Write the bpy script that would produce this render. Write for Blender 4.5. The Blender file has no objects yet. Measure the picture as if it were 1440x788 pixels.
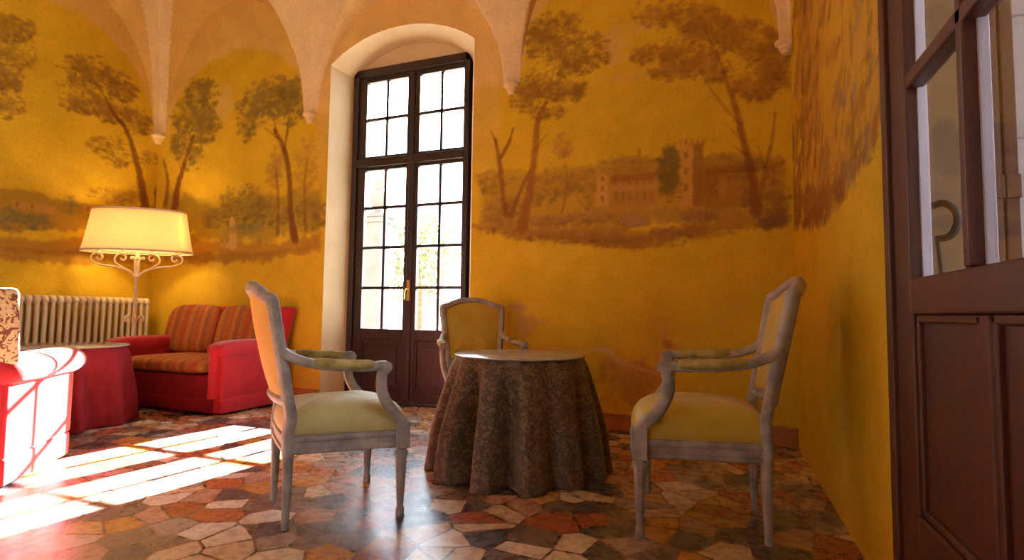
import bpy, bmesh, math, random
import numpy as np
from mathutils import Vector, Matrix

random.seed(7)
RNG = np.random.default_rng(11)
scene = bpy.context.scene
COL = scene.collection
PI = math.pi

# ------------------------------------------------------------------ camera numbers
CAM_H = 0.85
F_PX, YAW, PITCH, ROLL = 757.86, 0.3681, 0.0612, 0.0137
# room (metres): x to the right along the window wall, y towards it
XL, XR, YB, YF = -5.72, 0.47, 4.02, -3.2
SPRING = 2.72


def sight(px, py):
    """direction of the line of sight through a photo pixel (used to read wall-painting coordinates)"""
    c, s = math.cos(ROLL), math.sin(ROLL)
    dx, dy = px - 720, py - 394
    u, v = dx * c + dy * s, -dx * s + dy * c
    X, Y2, Z2 = u / F_PX, -v / F_PX, 1.0
    Y = Y2 * math.cos(PITCH) + Z2 * math.sin(PITCH)
    Z = Z2 * math.cos(PITCH) - Y2 * math.sin(PITCH)
    return (X * math.cos(YAW) - Z * math.sin(YAW), X * math.sin(YAW) + Z * math.cos(YAW), Y)


def on_back(px, py):
    r = sight(px, py); k = YB / r[1]
    return (r[0] * k, CAM_H + r[2] * k)


def on_left(px, py):
    r = sight(px, py); k = XL / r[0]
    return (r[1] * k, CAM_H + r[2] * k)


def on_right(px, py):
    r = sight(px, py); k = XR / r[0]
    return (r[1] * k, CAM_H + r[2] * k)


# ------------------------------------------------------------------ mesh helpers
class MB:
    """collects shapes and links them as ONE mesh object"""

    def __init__(self):
        self.v, self.f = [], []

    def add(self, vs, fs):
        o = len(self.v)
        self.v.extend([tuple(p) for p in vs])
        self.f.extend([tuple(i + o for i in f) for f in fs])
        return self

    def box(self, x0, x1, y0, y1, z0, z1):
        vs = [(x0, y0, z0), (x1, y0, z0), (x1, y1, z0), (x0, y1, z0), (x0, y0, z1), (x1, y0, z1), (x1, y1, z1), (x0, y1, z1)]
        return self.add(vs, [(3, 2, 1, 0), (4, 5, 6, 7), (0, 1, 5, 4), (1, 2, 6, 5), (2, 3, 7, 6), (3, 0, 4, 7)])

    def lathe(self, prof, n=24, c=(0, 0, 0), flute=0, depth=0.0, fz=(0, 0)):
        vs, fs = [], []
        for r, z in prof:
            for k in range(n):
                a = 2 * PI * k / n
                rr = r
                if flute and fz[0] < z < fz[1]:
                    rr = r * (1 - depth * (0.5 + 0.5 * math.cos(flute * a)))
                vs.append((c[0] + rr * math.cos(a), c[1] + rr * math.sin(a), c[2] + z))
        m = len(prof)
        for i in range(m - 1):
            for k in range(n):
                k2 = (k + 1) % n
                fs.append((i * n + k, i * n + k2, (i + 1) * n + k2, (i + 1) * n + k))
        fs.append(tuple(range(n - 1, -1, -1)))
        fs.append(tuple((m - 1) * n + k for k in range(n)))
        return self.add(vs, fs)

    def sweep(self, path, rad, n=10, closed=False, up=(0, 0, 1), squar=1.0):
        """tube along a path; rad = number, or list of (rside, rup) per point; squar<1 gives a squarer section"""
        P = [Vector(p) for p in path]
        m = len(P)
        if not isinstance(rad, (list, tuple)):
            rad = [rad] * m
        rad = [r if isinstance(r, (list, tuple)) else (r, r) for r in rad]
        up = Vector(up)
        vs, fs = [], []
        prev = None
        for i in range(m):
            if closed:
                t = P[(i + 1) % m] - P[i - 1]
            else:
                t = P[min(i + 1, m - 1)] - P[max(i - 1, 0)]
            t.normalize()
            if prev is None:
                side = t.cross(up)
                if side.length < 1e-3:
                    side = t.cross(Vector((1, 0, 0)))
            else:
                side = prev - t * prev.dot(t)
            side.normalize()
            prev = side.copy()
            u2 = side.cross(t)
            for k in range(n):
                a = 2 * PI * (k + 0.5) / n
                ca, sa = math.cos(a), math.sin(a)
                ca = math.copysign(abs(ca) ** squar, ca); sa = math.copysign(abs(sa) ** squar, sa)
                vs.append(P[i] + side * (ca * rad[i][0]) + u2 * (sa * rad[i][1]))
        rng = m if closed else m - 1
        for i in range(rng):
            j = (i + 1) % m
            for k in range(n):
                k2 = (k + 1) % n
                fs.append((i * n + k, j * n + k, j * n + k2, i * n + k2))
        if not closed:
            fs.append(tuple(range(n)))
            fs.append(tuple((m - 1) * n + k for k in range(n - 1, -1, -1)))
        return self.add(vs, fs)

    def rings(self, rings, cap0=True, cap1=True):
        n = len(rings[0]); vs = [p for r in rings for p in r]; fs = []
        for i in range(len(rings) - 1):
            for k in range(n):
                k2 = (k + 1) % n
                fs.append((i * n + k, i * n + k2, (i + 1) * n + k2, (i + 1) * n + k))
        if cap0: fs.append(tuple(range(n - 1, -1, -1)))
        if cap1: fs.append(tuple((len(rings) - 1) * n + k for k in range(n)))
        return self.add(vs, fs)

    def grid(self, fn, us, vv):
        vs = [fn(u, v) for v in vv for u in us]
        n = len(us)
        fs = [(j * n + i, j * n + i + 1, (j + 1) * n + i + 1, (j + 1) * n + i) for j in range(len(vv) - 1) for i in range(n - 1)]
        return self.add(vs, fs)

    def cushion(self, x0, x1, y0, y1, z0, z1, p=5.0, q=2.6, nu=40, nv=20):
        """soft superellipsoid cushion filling the box"""
        cx, cy, cz = (x0 + x1) / 2, (y0 + y1) / 2, (z0 + z1) / 2
        a, b, c = (x1 - x0) / 2, (y1 - y0) / 2, (z1 - z0) / 2
        sg = lambda w, e: math.copysign(abs(w) ** e, w)
        rings = []
        for j in range(1, nv):
            ph = -PI / 2 + PI * j / nv
            r = sg(math.cos(ph), 2 / q); h = sg(math.sin(ph), 2 / q)
            rings.append([(cx + a * r * sg(math.cos(t), 2 / p), cy + b * r * sg(math.sin(t), 2 / p), cz + c * h)
                          for t in [2 * PI * k / nu for k in range(nu)]])
        return self.rings(rings)

    def build(self, name, mat, parent=None, smooth=None, bevel=0, segs=2, loc=None, sub=0, solid=0):
        me = bpy.data.meshes.new(name)
        me.from_pydata(self.v, [], self.f)
        bm = bmesh.new(); bm.from_mesh(me)
        bmesh.ops.recalc_face_normals(bm, faces=bm.faces)
        bm.to_mesh(me); bm.free()
        me.validate(); me.update()
        if mat: me.materials.append(mat)
        o = bpy.data.objects.new(name, me)
        COL.objects.link(o)
        if parent is not None: o.parent = parent
        if loc: o.location = loc
        if smooth is not None:
            me.polygons.foreach_set('use_smooth', [True] * len(me.polygons))
            if smooth < 180: me.set_sharp_from_angle(angle=math.radians(smooth))
        if solid:
            m = o.modifiers.new('solid', 'SOLIDIFY'); m.thickness = solid; m.offset = 0
        if bevel:
            m = o.modifiers.new('bevel', 'BEVEL'); m.width = bevel; m.segments = segs; m.limit_method = 'ANGLE'; m.angle_limit = math.radians(40)
            me.polygons.foreach_set('use_smooth', [True] * len(me.polygons))
            if segs < 3: m.harden_normals = True
        if sub:
            m = o.modifiers.new('sub', 'SUBSURF'); m.levels = m.render_levels = sub
        return o


def catmull(pts, n=8, closed=False):
    P = [Vector(p) for p in pts]
    out = []
    m = len(P)
    for i in range(m if closed else m - 1):
        if closed:
            p0, p1, p2, p3 = P[i - 1], P[i], P[(i + 1) % m], P[(i + 2) % m]
        else:
            p0, p1, p2, p3 = P[max(i - 1, 0)], P[i], P[i + 1], P[min(i + 2, m - 1)]
        for k in range(n):
            t = k / n
            out.append(0.5 * ((2 * p1) + (p2 - p0) * t + (2 * p0 - 5 * p1 + 4 * p2 - p3) * t * t + (3 * p1 - p0 - 3 * p2 + p3) * t ** 3))
    if not closed: out.append(P[-1])
    return out


def empty(name, loc=(0, 0, 0), rz=0.0):
    o = bpy.data.objects.new(name, None)
    o.empty_display_size = 0.1
    o.location = loc; o.rotation_euler = (0, 0, rz)
    COL.objects.link(o)
    return o


def tag(o, label=None, cat=None, group=None, kind=None):
    if label: o['label'] = label
    if cat: o['category'] = cat
    if group: o['group'] = group
    if kind: o['kind'] = kind
    return o


def copy_tree(o, parent=None):
    c = o.copy(); COL.objects.link(c)
    if parent is not None: c.parent = parent
    for ch in [x for x in COL.objects if x.parent == o]:
        copy_tree(ch, c)
    return c


# ------------------------------------------------------------------ materials
def new_mat(name):
    m = bpy.data.materials.new(name); m.use_nodes = True
    nt = m.node_tree
    for n in list(nt.nodes): nt.nodes.remove(n)
    out = nt.nodes.new('ShaderNodeOutputMaterial')
    b = nt.nodes.new('ShaderNodeBsdfPrincipled')
    nt.links.new(b.outputs[0], out.inputs[0])
    return m, nt, b


def N(nt, t, **kw):
    n = nt.nodes.new(t)
    for k, v in kw.items():
        if k in n.inputs: n.inputs[k].default_value = v
        else: setattr(n, k, v)
    return n


def ramp(nt, stops, interp='LINEAR'):
    n = nt.nodes.new('ShaderNodeValToRGB')
    cr = n.color_ramp; cr.interpolation = interp
    while len(cr.elements) < len(stops): cr.elements.new(0.5)
    for e, (p, c) in zip(cr.elements, stops):
        e.position = p; e.color = (*c, 1)
    return n


def mixc(nt, fac, a, b, mode='MIX'):
    n = nt.nodes.new('ShaderNodeMix'); n.data_type = 'RGBA'; n.blend_type = mode
    for sock, v in ((0, fac), (6, a), (7, b)):
        if hasattr(v, 'links') or hasattr(v, 'is_linked'): nt.links.new(v, n.inputs[sock])
        elif sock == 0: n.inputs[0].default_value = v
        else: n.inputs[sock].default_value = (*v, 1)
    return n.outputs[2]


def coords(nt, scale=(1, 1, 1), kind='Object'):
    t = nt.nodes.new('ShaderNodeTexCoord'); mp = nt.nodes.new('ShaderNodeMapping')
    mp.inputs['Scale'].default_value = scale
    nt.links.new(t.outputs[kind], mp.inputs['Vector'])
    return mp.outputs[0]


def noise(nt, vec, scale, detail=3, rough=0.55):
    n = nt.nodes.new('ShaderNodeTexNoise')
    n.inputs['Scale'].default_value = scale; n.inputs['Detail'].default_value = detail; n.inputs['Roughness'].default_value = rough
    nt.links.new(vec, n.inputs['Vector'])
    return n


def bump(nt, bsdf, height, strength=0.2, dist=0.01):
    b = nt.nodes.new('ShaderNodeBump')
    b.inputs['Strength'].default_value = strength; b.inputs['Distance'].default_value = dist
    nt.links.new(height, b.inputs['Height']); nt.links.new(b.outputs[0], bsdf.inputs['Normal'])


def mottled(name, c0, c1, scale=6, rough=0.6, bumpy=0.0, bscale=60, spec=0.3, stretch=(1, 1, 1), sheen=0.0):
    m, nt, b = new_mat(name)
    v = coords(nt, stretch)
    n = noise(nt, v, scale, 5)
    r = ramp(nt, [(0.35, c0), (0.65, c1)])
    nt.links.new(n.outputs[0], r.inputs[0]); nt.links.new(r.outputs[0], b.inputs['Base Color'])
    b.inputs['Roughness'].default_value = rough
    b.inputs['Specular IOR Level'].default_value = spec
    if sheen:
        b.inputs['Sheen Weight'].default_value = sheen; b.inputs['Sheen Roughness'].default_value = 0.4
    if bumpy:
        n2 = noise(nt, v, bscale, 4); bump(nt, b, n2.outputs[0], bumpy, 0.006)
    return m


def mural_mat(name):
    m, nt, b = new_mat(name)
    a = nt.nodes.new('ShaderNodeAttribute'); a.attribute_name = 'paint'
    v = coords(nt)
    n = noise(nt, v, 55, 6, 0.7); r = ramp(nt, [(0.25, (0.74, 0.72, 0.68)), (0.75, (1.22, 1.24, 1.3))])
    nt.links.new(n.outputs[0], r.inputs[0])
    n2 = noise(nt, v, 3.5, 5, 0.6); r2 = ramp(nt, [(0.3, (0.86, 0.84, 0.8)), (0.7, (1.1, 1.1, 1.1))])
    nt.links.new(n2.outputs[0], r2.inputs[0])
    c = mixc(nt, 0.55, a.outputs[0], r.outputs[0], 'MULTIPLY')
    c = mixc(nt, 0.8, c, r2.outputs[0], 'MULTIPLY')
    nt.links.new(c, b.inputs['Base Color'])
    b.inputs['Roughness'].default_value = 0.85; b.inputs['Specular IOR Level'].default_value = 0.15
    n3 = noise(nt, v, 120, 4, 0.7); bump(nt, b, n3.outputs[0], 0.25, 0.004)
    return m


def floor_mat():
    m, nt, b = new_mat('broken_marble_paving')
    v = coords(nt)
    vo = nt.nodes.new('ShaderNodeTexVoronoi'); vo.voronoi_dimensions = '2D'; vo.inputs['Scale'].default_value = 6.6
    ve = nt.nodes.new('ShaderNodeTexVoronoi'); ve.voronoi_dimensions = '2D'; ve.feature = 'DISTANCE_TO_EDGE'; ve.inputs['Scale'].default_value = 6.6
    vs = nt.nodes.new('ShaderNodeTexVoronoi'); vs.voronoi_dimensions = '2D'; vs.inputs['Scale'].default_value = 26
    for x in (vo, ve, vs): nt.links.new(v, x.inputs['Vector'])
    sep = nt.nodes.new('ShaderNodeSeparateColor'); nt.links.new(vo.outputs['Color'], sep.inputs[0])
    pal = [(0.0, (0.40, 0.13, 0.05)), (0.10, (0.60, 0.46, 0.32)), (0.24, (0.085, 0.075, 0.085)), (0.36, (0.48, 0.24, 0.06)),
           (0.45, (0.44, 0.26, 0.19)), (0.56, (0.17, 0.12, 0.105)), (0.66, (0.70, 0.60, 0.48)), (0.78, (0.33, 0.10, 0.045)), (0.86, (0.34, 0.27, 0.23)), (0.94, (0.55, 0.33, 0.12))]
    r = ramp(nt, pal, 'CONSTANT'); nt.links.new(sep.outputs[0], r.inputs[0])
    n = noise(nt, v, 18, 6, 0.65); nr = ramp(nt, [(0.3, (0.62, 0.6, 0.58)), (0.7, (1.25, 1.2, 1.15))]); nt.links.new(n.outputs[0], nr.inputs[0])
    big = mixc(nt, 0.38, r.outputs[0], nr.outputs[0], 'MULTIPLY')
    sep2 = nt.nodes.new('ShaderNodeSeparateColor'); nt.links.new(vs.outputs['Color'], sep2.inputs[0])
    r2 = ramp(nt, [(0, (0.12, 0.05, 0.03)), (0.35, (0.20, 0.12, 0.08)), (0.55, (0.06, 0.04, 0.035)), (0.8, (0.24, 0.09, 0.04))], 'CONSTANT')
    nt.links.new(sep2.outputs[1], r2.inputs[0])
    e = ramp(nt, [(0.034, (1, 1, 1)), (0.042, (0, 0, 0))]); nt.links.new(ve.outputs['Distance'], e.inputs[0])
    c = mixc(nt, e.outputs[0], big, r2.outputs[0])
    nt.links.new(c, b.inputs['Base Color'])
    rr = ramp(nt, [(0.3, (0.22, 0.22, 0.22)), (0.7, (0.34, 0.34, 0.34))]); nt.links.new(n.outputs[0], rr.inputs[0])
    nt.links.new(rr.outputs[0], b.inputs['Roughness'])
    b.inputs['Specular IOR Level'].default_value = 0.5
    n3 = noise(nt, v, 7, 3); bump(nt, b, n3.outputs[0], 0.12, 0.01)
    return m


def glass_mat(name, refl=0.07, tint=(1, 1, 1)):
    m = bpy.data.materials.new(name); m.use_nodes = True
    nt = m.node_tree
    for n in list(nt.nodes): nt.nodes.remove(n)
    out = nt.nodes.new('ShaderNodeOutputMaterial')
    t = N(nt, 'ShaderNodeBsdfTransparent', Color=(*tint, 1)); g = N(nt, 'ShaderNodeBsdfGlossy', Roughness=0.03)
    fr = N(nt, 'ShaderNodeFresnel', IOR=1.45)
    mx = nt.nodes.new('ShaderNodeMixShader')
    ma = N(nt, 'ShaderNodeMath', operation='MULTIPLY'); ma.inputs[1].default_value = refl / 0.04
    nt.links.new(fr.outputs[0], ma.inputs[0]); ma.use_clamp = True
    nt.links.new(ma.outputs[0], mx.inputs[0]); nt.links.new(t.outputs[0], mx.inputs[1]); nt.links.new(g.outputs[0], mx.inputs[2])
    nt.links.new(mx.outputs[0], out.inputs[0])
    return m


def stripe_mat(name, axis, stops, scale, wob=0.012):
    m, nt, b = new_mat(name)
    v = coords(nt)
    n = noise(nt, v, 30, 3)
    sp = nt.nodes.new('ShaderNodeSeparateXYZ'); nt.links.new(v, sp.inputs[0])
    ad = N(nt, 'ShaderNodeMath', operation='MULTIPLY_ADD'); ad.inputs[1].default_value = wob
    nt.links.new(n.outputs[0], ad.inputs[0]); nt.links.new(sp.outputs[axis], ad.inputs[2])
    mu = N(nt, 'ShaderNodeMath', operation='MULTIPLY'); mu.inputs[1].default_value = scale; nt.links.new(ad.outputs[0], mu.inputs[0])
    fr = N(nt, 'ShaderNodeMath', operation='FRACT'); nt.links.new(mu.outputs[0], fr.inputs[0])
    r = ramp(nt, stops); nt.links.new(fr.outputs[0], r.inputs[0])
    n2 = noise(nt, v, 45, 5, .7); nr = ramp(nt, [(0.3, (0.6, 0.58, 0.55)), (0.7, (1.2, 1.2, 1.15))]); nt.links.new(n2.outputs[0], nr.inputs[0])
    c = mixc(nt, 0.8, r.outputs[0], nr.outputs[0], 'MULTIPLY')
    nt.links.new(c, b.inputs['Base Color']); b.inputs['Roughness'].default_value = 0.8
    return m


def damask_mat(name, c0, c1, c2, scale=16):
    m, nt, b = new_mat(name)
    v = coords(nt)
    n0 = noise(nt, v, scale * .55, 2)
    va = nt.nodes.new('ShaderNodeVectorMath'); va.operation = 'MULTIPLY_ADD'
    va.inputs[1].default_value = (.12, .12, .12)
    nt.links.new(n0.outputs[1], va.inputs[0]); nt.links.new(v, va.inputs[2])
    vo = nt.nodes.new('ShaderNodeTexVoronoi'); vo.feature = 'SMOOTH_F1'; vo.inputs['Scale'].default_value = scale
    nt.links.new(va.outputs[0], vo.inputs['Vector'])
    w = N(nt, 'ShaderNodeMath', operation='SINE'); mu = N(nt, 'ShaderNodeMath', operation='MULTIPLY'); mu.inputs[1].default_value = 15
    nt.links.new(vo.outputs['Distance'], mu.inputs[0]); nt.links.new(mu.outputs[0], w.inputs[0])
    r = ramp(nt, [(0.05, c0), (0.35, c1), (0.75, c2)]); nt.links.new(w.outputs[0], r.inputs[0])
    n2 = noise(nt, v, 90, 3); nr = ramp(nt, [(0.3, (.75, .75, .75)), (.7, (1.15, 1.15, 1.15))]); nt.links.new(n2.outputs[0], nr.inputs[0])
    c = mixc(nt, 0.7, r.outputs[0], nr.outputs[0], 'MULTIPLY')
    nt.links.new(c, b.inputs['Base Color'])
    b.inputs['Roughness'].default_value = 0.62; b.inputs['Specular IOR Level'].default_value = 0.35
    b.inputs['Sheen Weight'].default_value = 0.25
    return m


def emit_mat(name, col, s):
    m = bpy.data.materials.new(name); m.use_nodes = True
    nt = m.node_tree
    for n in list(nt.nodes): nt.nodes.remove(n)
    out = nt.nodes.new('ShaderNodeOutputMaterial')
    e = N(nt, 'ShaderNodeEmission', Color=(*col, 1), Strength=s); nt.links.new(e.outputs[0], out.inputs[0])
    return m


M = {}
M['mural'] = mural_mat('painted_plaster')
M['vault'] = mottled('cream_vault_plaster', (0.78, 0.62, 0.32), (0.82, 0.66, 0.36), 2.2, 0.9, 0.1, 40, 0.1)
M['reveal'] = mottled('reveal_plaster', (0.60, 0.47, 0.27), (0.66, 0.53, 0.33), 3, 0.9, 0.1, 40, 0.1)
M['plain'] = mottled('gold_plaster', (0.60, 0.34, 0.055), (0.66, 0.39, 0.075), 3, 0.9, 0.1, 60, 0.1)
M['floor'] = floor_mat()
M['base'] = mottled('red_stone_skirting', (0.33, 0.12, 0.04), (0.42, 0.17, 0.06), 9, 0.6)
M['darkwood'] = mottled('dark_brown_wood', (0.017, 0.008, 0.006), (0.028, 0.012, 0.009), 3, 0.42, 0.08, 30, 0.4, (14, 14, 1))
M['doorwood'] = mottled('red_brown_wood', (0.060, 0.020, 0.012), (0.085, 0.030, 0.018), 3, 0.38, 0.08, 30, 0.4, (14, 14, 1))
M['glass'] = glass_mat('window_glass', 0.012)
M['glasstop'] = mottled('frosted_table_glass', (0.34, 0.34, 0.29), (0.38, 0.38, 0.33), 3, 0.16, spec=0.6)
M['brass'] = mottled('brass', (0.65, 0.42, 0.12), (0.75, 0.5, 0.16), 20, 0.3, spec=0.6)
M['brass'].node_tree.nodes['Principled BSDF'].inputs['Metallic'].default_value = 0.9
M['tan'] = mottled('tan_render', (0.16, 0.10, 0.05), (0.22, 0.14, 0.075), 4, 0.9)
M['iron'] = mottled('black_iron', (0.02, 0.017, 0.015), (0.035, 0.03, 0.025), 20, 0.5)
M['chairpaint'] = mottled('worn_grey_paint', (0.22, 0.195, 0.175), (0.40, 0.37, 0.335), 14, 0.5, 0.15, 60, 0.4)
M['silk'] = mottled('sage_yellow_silk', (0.42, 0.38, 0.15), (0.54, 0.49, 0.22), 5, 0.55, 0.06, 90, 0.35, (1, 1, 1), 0.2)
M['mustard'] = mottled('mustard_silk', (0.46, 0.33, 0.035), (0.56, 0.42, 0.06), 5, 0.55, 0.06, 90, 0.35, (1, 1, 1), 0.2)
M['backsilk'] = mottled('ochre_silk', (0.62, 0.34, 0.05), (0.68, 0.40, 0.07), 5, 0.6, 0.06, 90, 0.3)
M['pad'] = mottled('worn_green_velvet', (0.17, 0.13, 0.03), (0.46, 0.40, 0.16), 11, 0.7, 0.1, 60, 0.2)
M['damask'] = damask_mat('brown_damask', (0.075, 0.050, 0.030), (0.115, 0.078, 0.046), (0.17, 0.115, 0.068), 30)
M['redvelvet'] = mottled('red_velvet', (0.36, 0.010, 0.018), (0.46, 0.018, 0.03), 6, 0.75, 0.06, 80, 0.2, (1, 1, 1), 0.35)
M['redvelvet_shaded'] = mottled('red_velvet_shaded', (0.16, 0.006, 0.010), (0.21, 0.009, 0.014), 6, 0.8, 0.06, 80, 0.15)  # darker copy of the red velvet, puts shade into the sofa base colour
M['redcloth'] = mottled('red_cloth', (0.20, 0.008, 0.014), (0.27, 0.013, 0.02), 6, 0.8, 0.05, 80, 0.2)
ST = [(0.0, (0.36, 0.062, 0.012)), (0.10, (0.36, 0.062, 0.012)), (0.15, (0.42, 0.133, 0.018)), (0.24, (0.42, 0.140, 0.018)), (0.28, (0.27, 0.086, 0.012)), (0.36, (0.30, 0.101, 0.018)),
      (0.41, (0.42, 0.086, 0.015)), (0.52, (0.38, 0.070, 0.015)), (0.58, (0.44, 0.156, 0.024)), (0.64, (0.42, 0.148, 0.021)), (0.69, (0.30, 0.055, 0.012)), (0.78, (0.28, 0.086, 0.012)), (0.85, (0.40, 0.117, 0.018)), (1.0, (0.36, 0.062, 0.012))]
M['stripe'] = stripe_mat('striped_upholstery', 0, ST, 2.6)
M['leopard'] = damask_mat('mottled_tapestry', (0.62, 0.42, 0.22), (0.50, 0.24, 0.09), (0.16, 0.035, 0.02), 30)
M['radiator'] = mottled('cream_enamel', (0.62, 0.52, 0.36), (0.68, 0.58, 0.42), 4, 0.45)
M['lampiron'] = mottled('ivory_painted_iron', (0.72, 0.58, 0.36), (0.80, 0.66, 0.44), 14, 0.45)
M['bulb'] = emit_mat('lit_bulb', (1.0, 0.72, 0.34), 40)
M['post'] = mottled('grey_stone', (0.055, 0.052, 0.062), (0.075, 0.07, 0.082), 5, .9, spec=.1)
M['stone'] = mottled('pale_stone', (0.62, 0.58, 0.60), (0.72, 0.68, 0.70), 5, 0.85, 0.15, 30)
M['lilac'] = mottled('pale_lilac', (0.60, 0.54, 0.62), (0.70, 0.64, 0.72), 7, 0.6)
M['gravel'] = mottled('pale_gravel', (0.55, 0.50, 0.42), (0.66, 0.62, 0.55), 30, 0.95)
M['shutter'] = mottled('brown_shutter', (0.05, 0.022, 0.013), (0.085, 0.04, 0.022), 3, 0.7, 0.1, 30, 0.2, (10, 10, 1))
M['bark'] = mottled('bark', (0.06, 0.04, 0.025), (0.1, 0.07, 0.045), 12, 0.9)


def leaf_mat(name, c0, c1):
    m = mottled(name, c0, c1, 4, 0.8)
    nt = m.node_tree; b = nt.nodes['Principled BSDF']
    t = nt.nodes.new('ShaderNodeBsdfTranslucent'); mx = nt.nodes.new('ShaderNodeMixShader'); mx.inputs[0].default_value = 0.5
    src = b.inputs['Base Color'].links[0].from_socket
    nt.links.new(src, t.inputs['Color'])
    out = [n for n in nt.nodes if n.type == 'OUTPUT_MATERIAL'][0]
    nt.links.new(b.outputs[0], mx.inputs[1]); nt.links.new(t.outputs[0], mx.inputs[2]); nt.links.new(mx.outputs[0], out.inputs[0])
    return m


M['leaf'] = leaf_mat('sunlit_leaves', (0.05, 0.052, 0.015), (0.075, 0.075, 0.03))
M['leaf2'] = leaf_mat('cool_leaves', (0.025, 0.042, 0.03), (0.045, 0.06, 0.045))


def shade_mat():
    m, nt, b = new_mat('lamp_shade_linen')
    v = coords(nt, (1, 1, 1)); n = noise(nt, v, 60, 3)
    r = ramp(nt, [(0.3, (0.80, 0.66, 0.38)), (0.7, (0.86, 0.74, 0.46))]); nt.links.new(n.outputs[0], r.inputs[0])
    nt.links.new(r.outputs[0], b.inputs['Base Color']); b.inputs['Roughness'].default_value = 0.9
    b.inputs['Emission Color'].default_value = (1.0, .60, .24, 1); b.inputs['Emission Strength'].default_value = .9
    t = nt.nodes.new('ShaderNodeBsdfTranslucent'); nt.links.new(r.outputs[0], t.inputs['Color'])
    mx = nt.nodes.new('ShaderNodeMixShader'); mx.inputs[0].default_value = 0.5
    out = [q for q in nt.nodes if q.type == 'OUTPUT_MATERIAL'][0]
    nt.links.new(b.outputs[0], mx.inputs[1]); nt.links.new(t.outputs[0], mx.inputs[2]); nt.links.new(mx.outputs[0], out.inputs[0])
    return m


M['shade'] = shade_mat()

# ------------------------------------------------------------------ the wall paintings (painted as colours of the plaster)
GOLD = np.array([0.62, 0.41, 0.022])


def fbm(shape, cell, octaves=4, seed=0):
    rng = np.random.default_rng(seed)
    out = np.zeros(shape); amp = 1.0; tot = 0
    for o in range(octaves):
        c = max(1.0, cell / 2 ** o)
        gy, gx = int(shape[0] / c) + 3, int(shape[1] / c) + 3
        g = rng.random((gy, gx))
        yy = np.arange(shape[0]) / c; xx = np.arange(shape[1]) / c
        y0 = yy.astype(int); x0 = xx.astype(int)
        fy = (yy - y0)[:, None]; fx = (xx - x0)[None, :]
        fy = fy * fy * (3 - 2 * fy); fx = fx * fx * (3 - 2 * fx)
        a = g[np.ix_(y0, x0)] * (1 - fx) + g[np.ix_(y0, x0 + 1)] * fx
        b = g[np.ix_(y0 + 1, x0)] * (1 - fx) + g[np.ix_(y0 + 1, x0 + 1)] * fx
        out += amp * (a * (1 - fy) + b * fy); tot += amp; amp *= 0.55
    return out / tot


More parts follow.
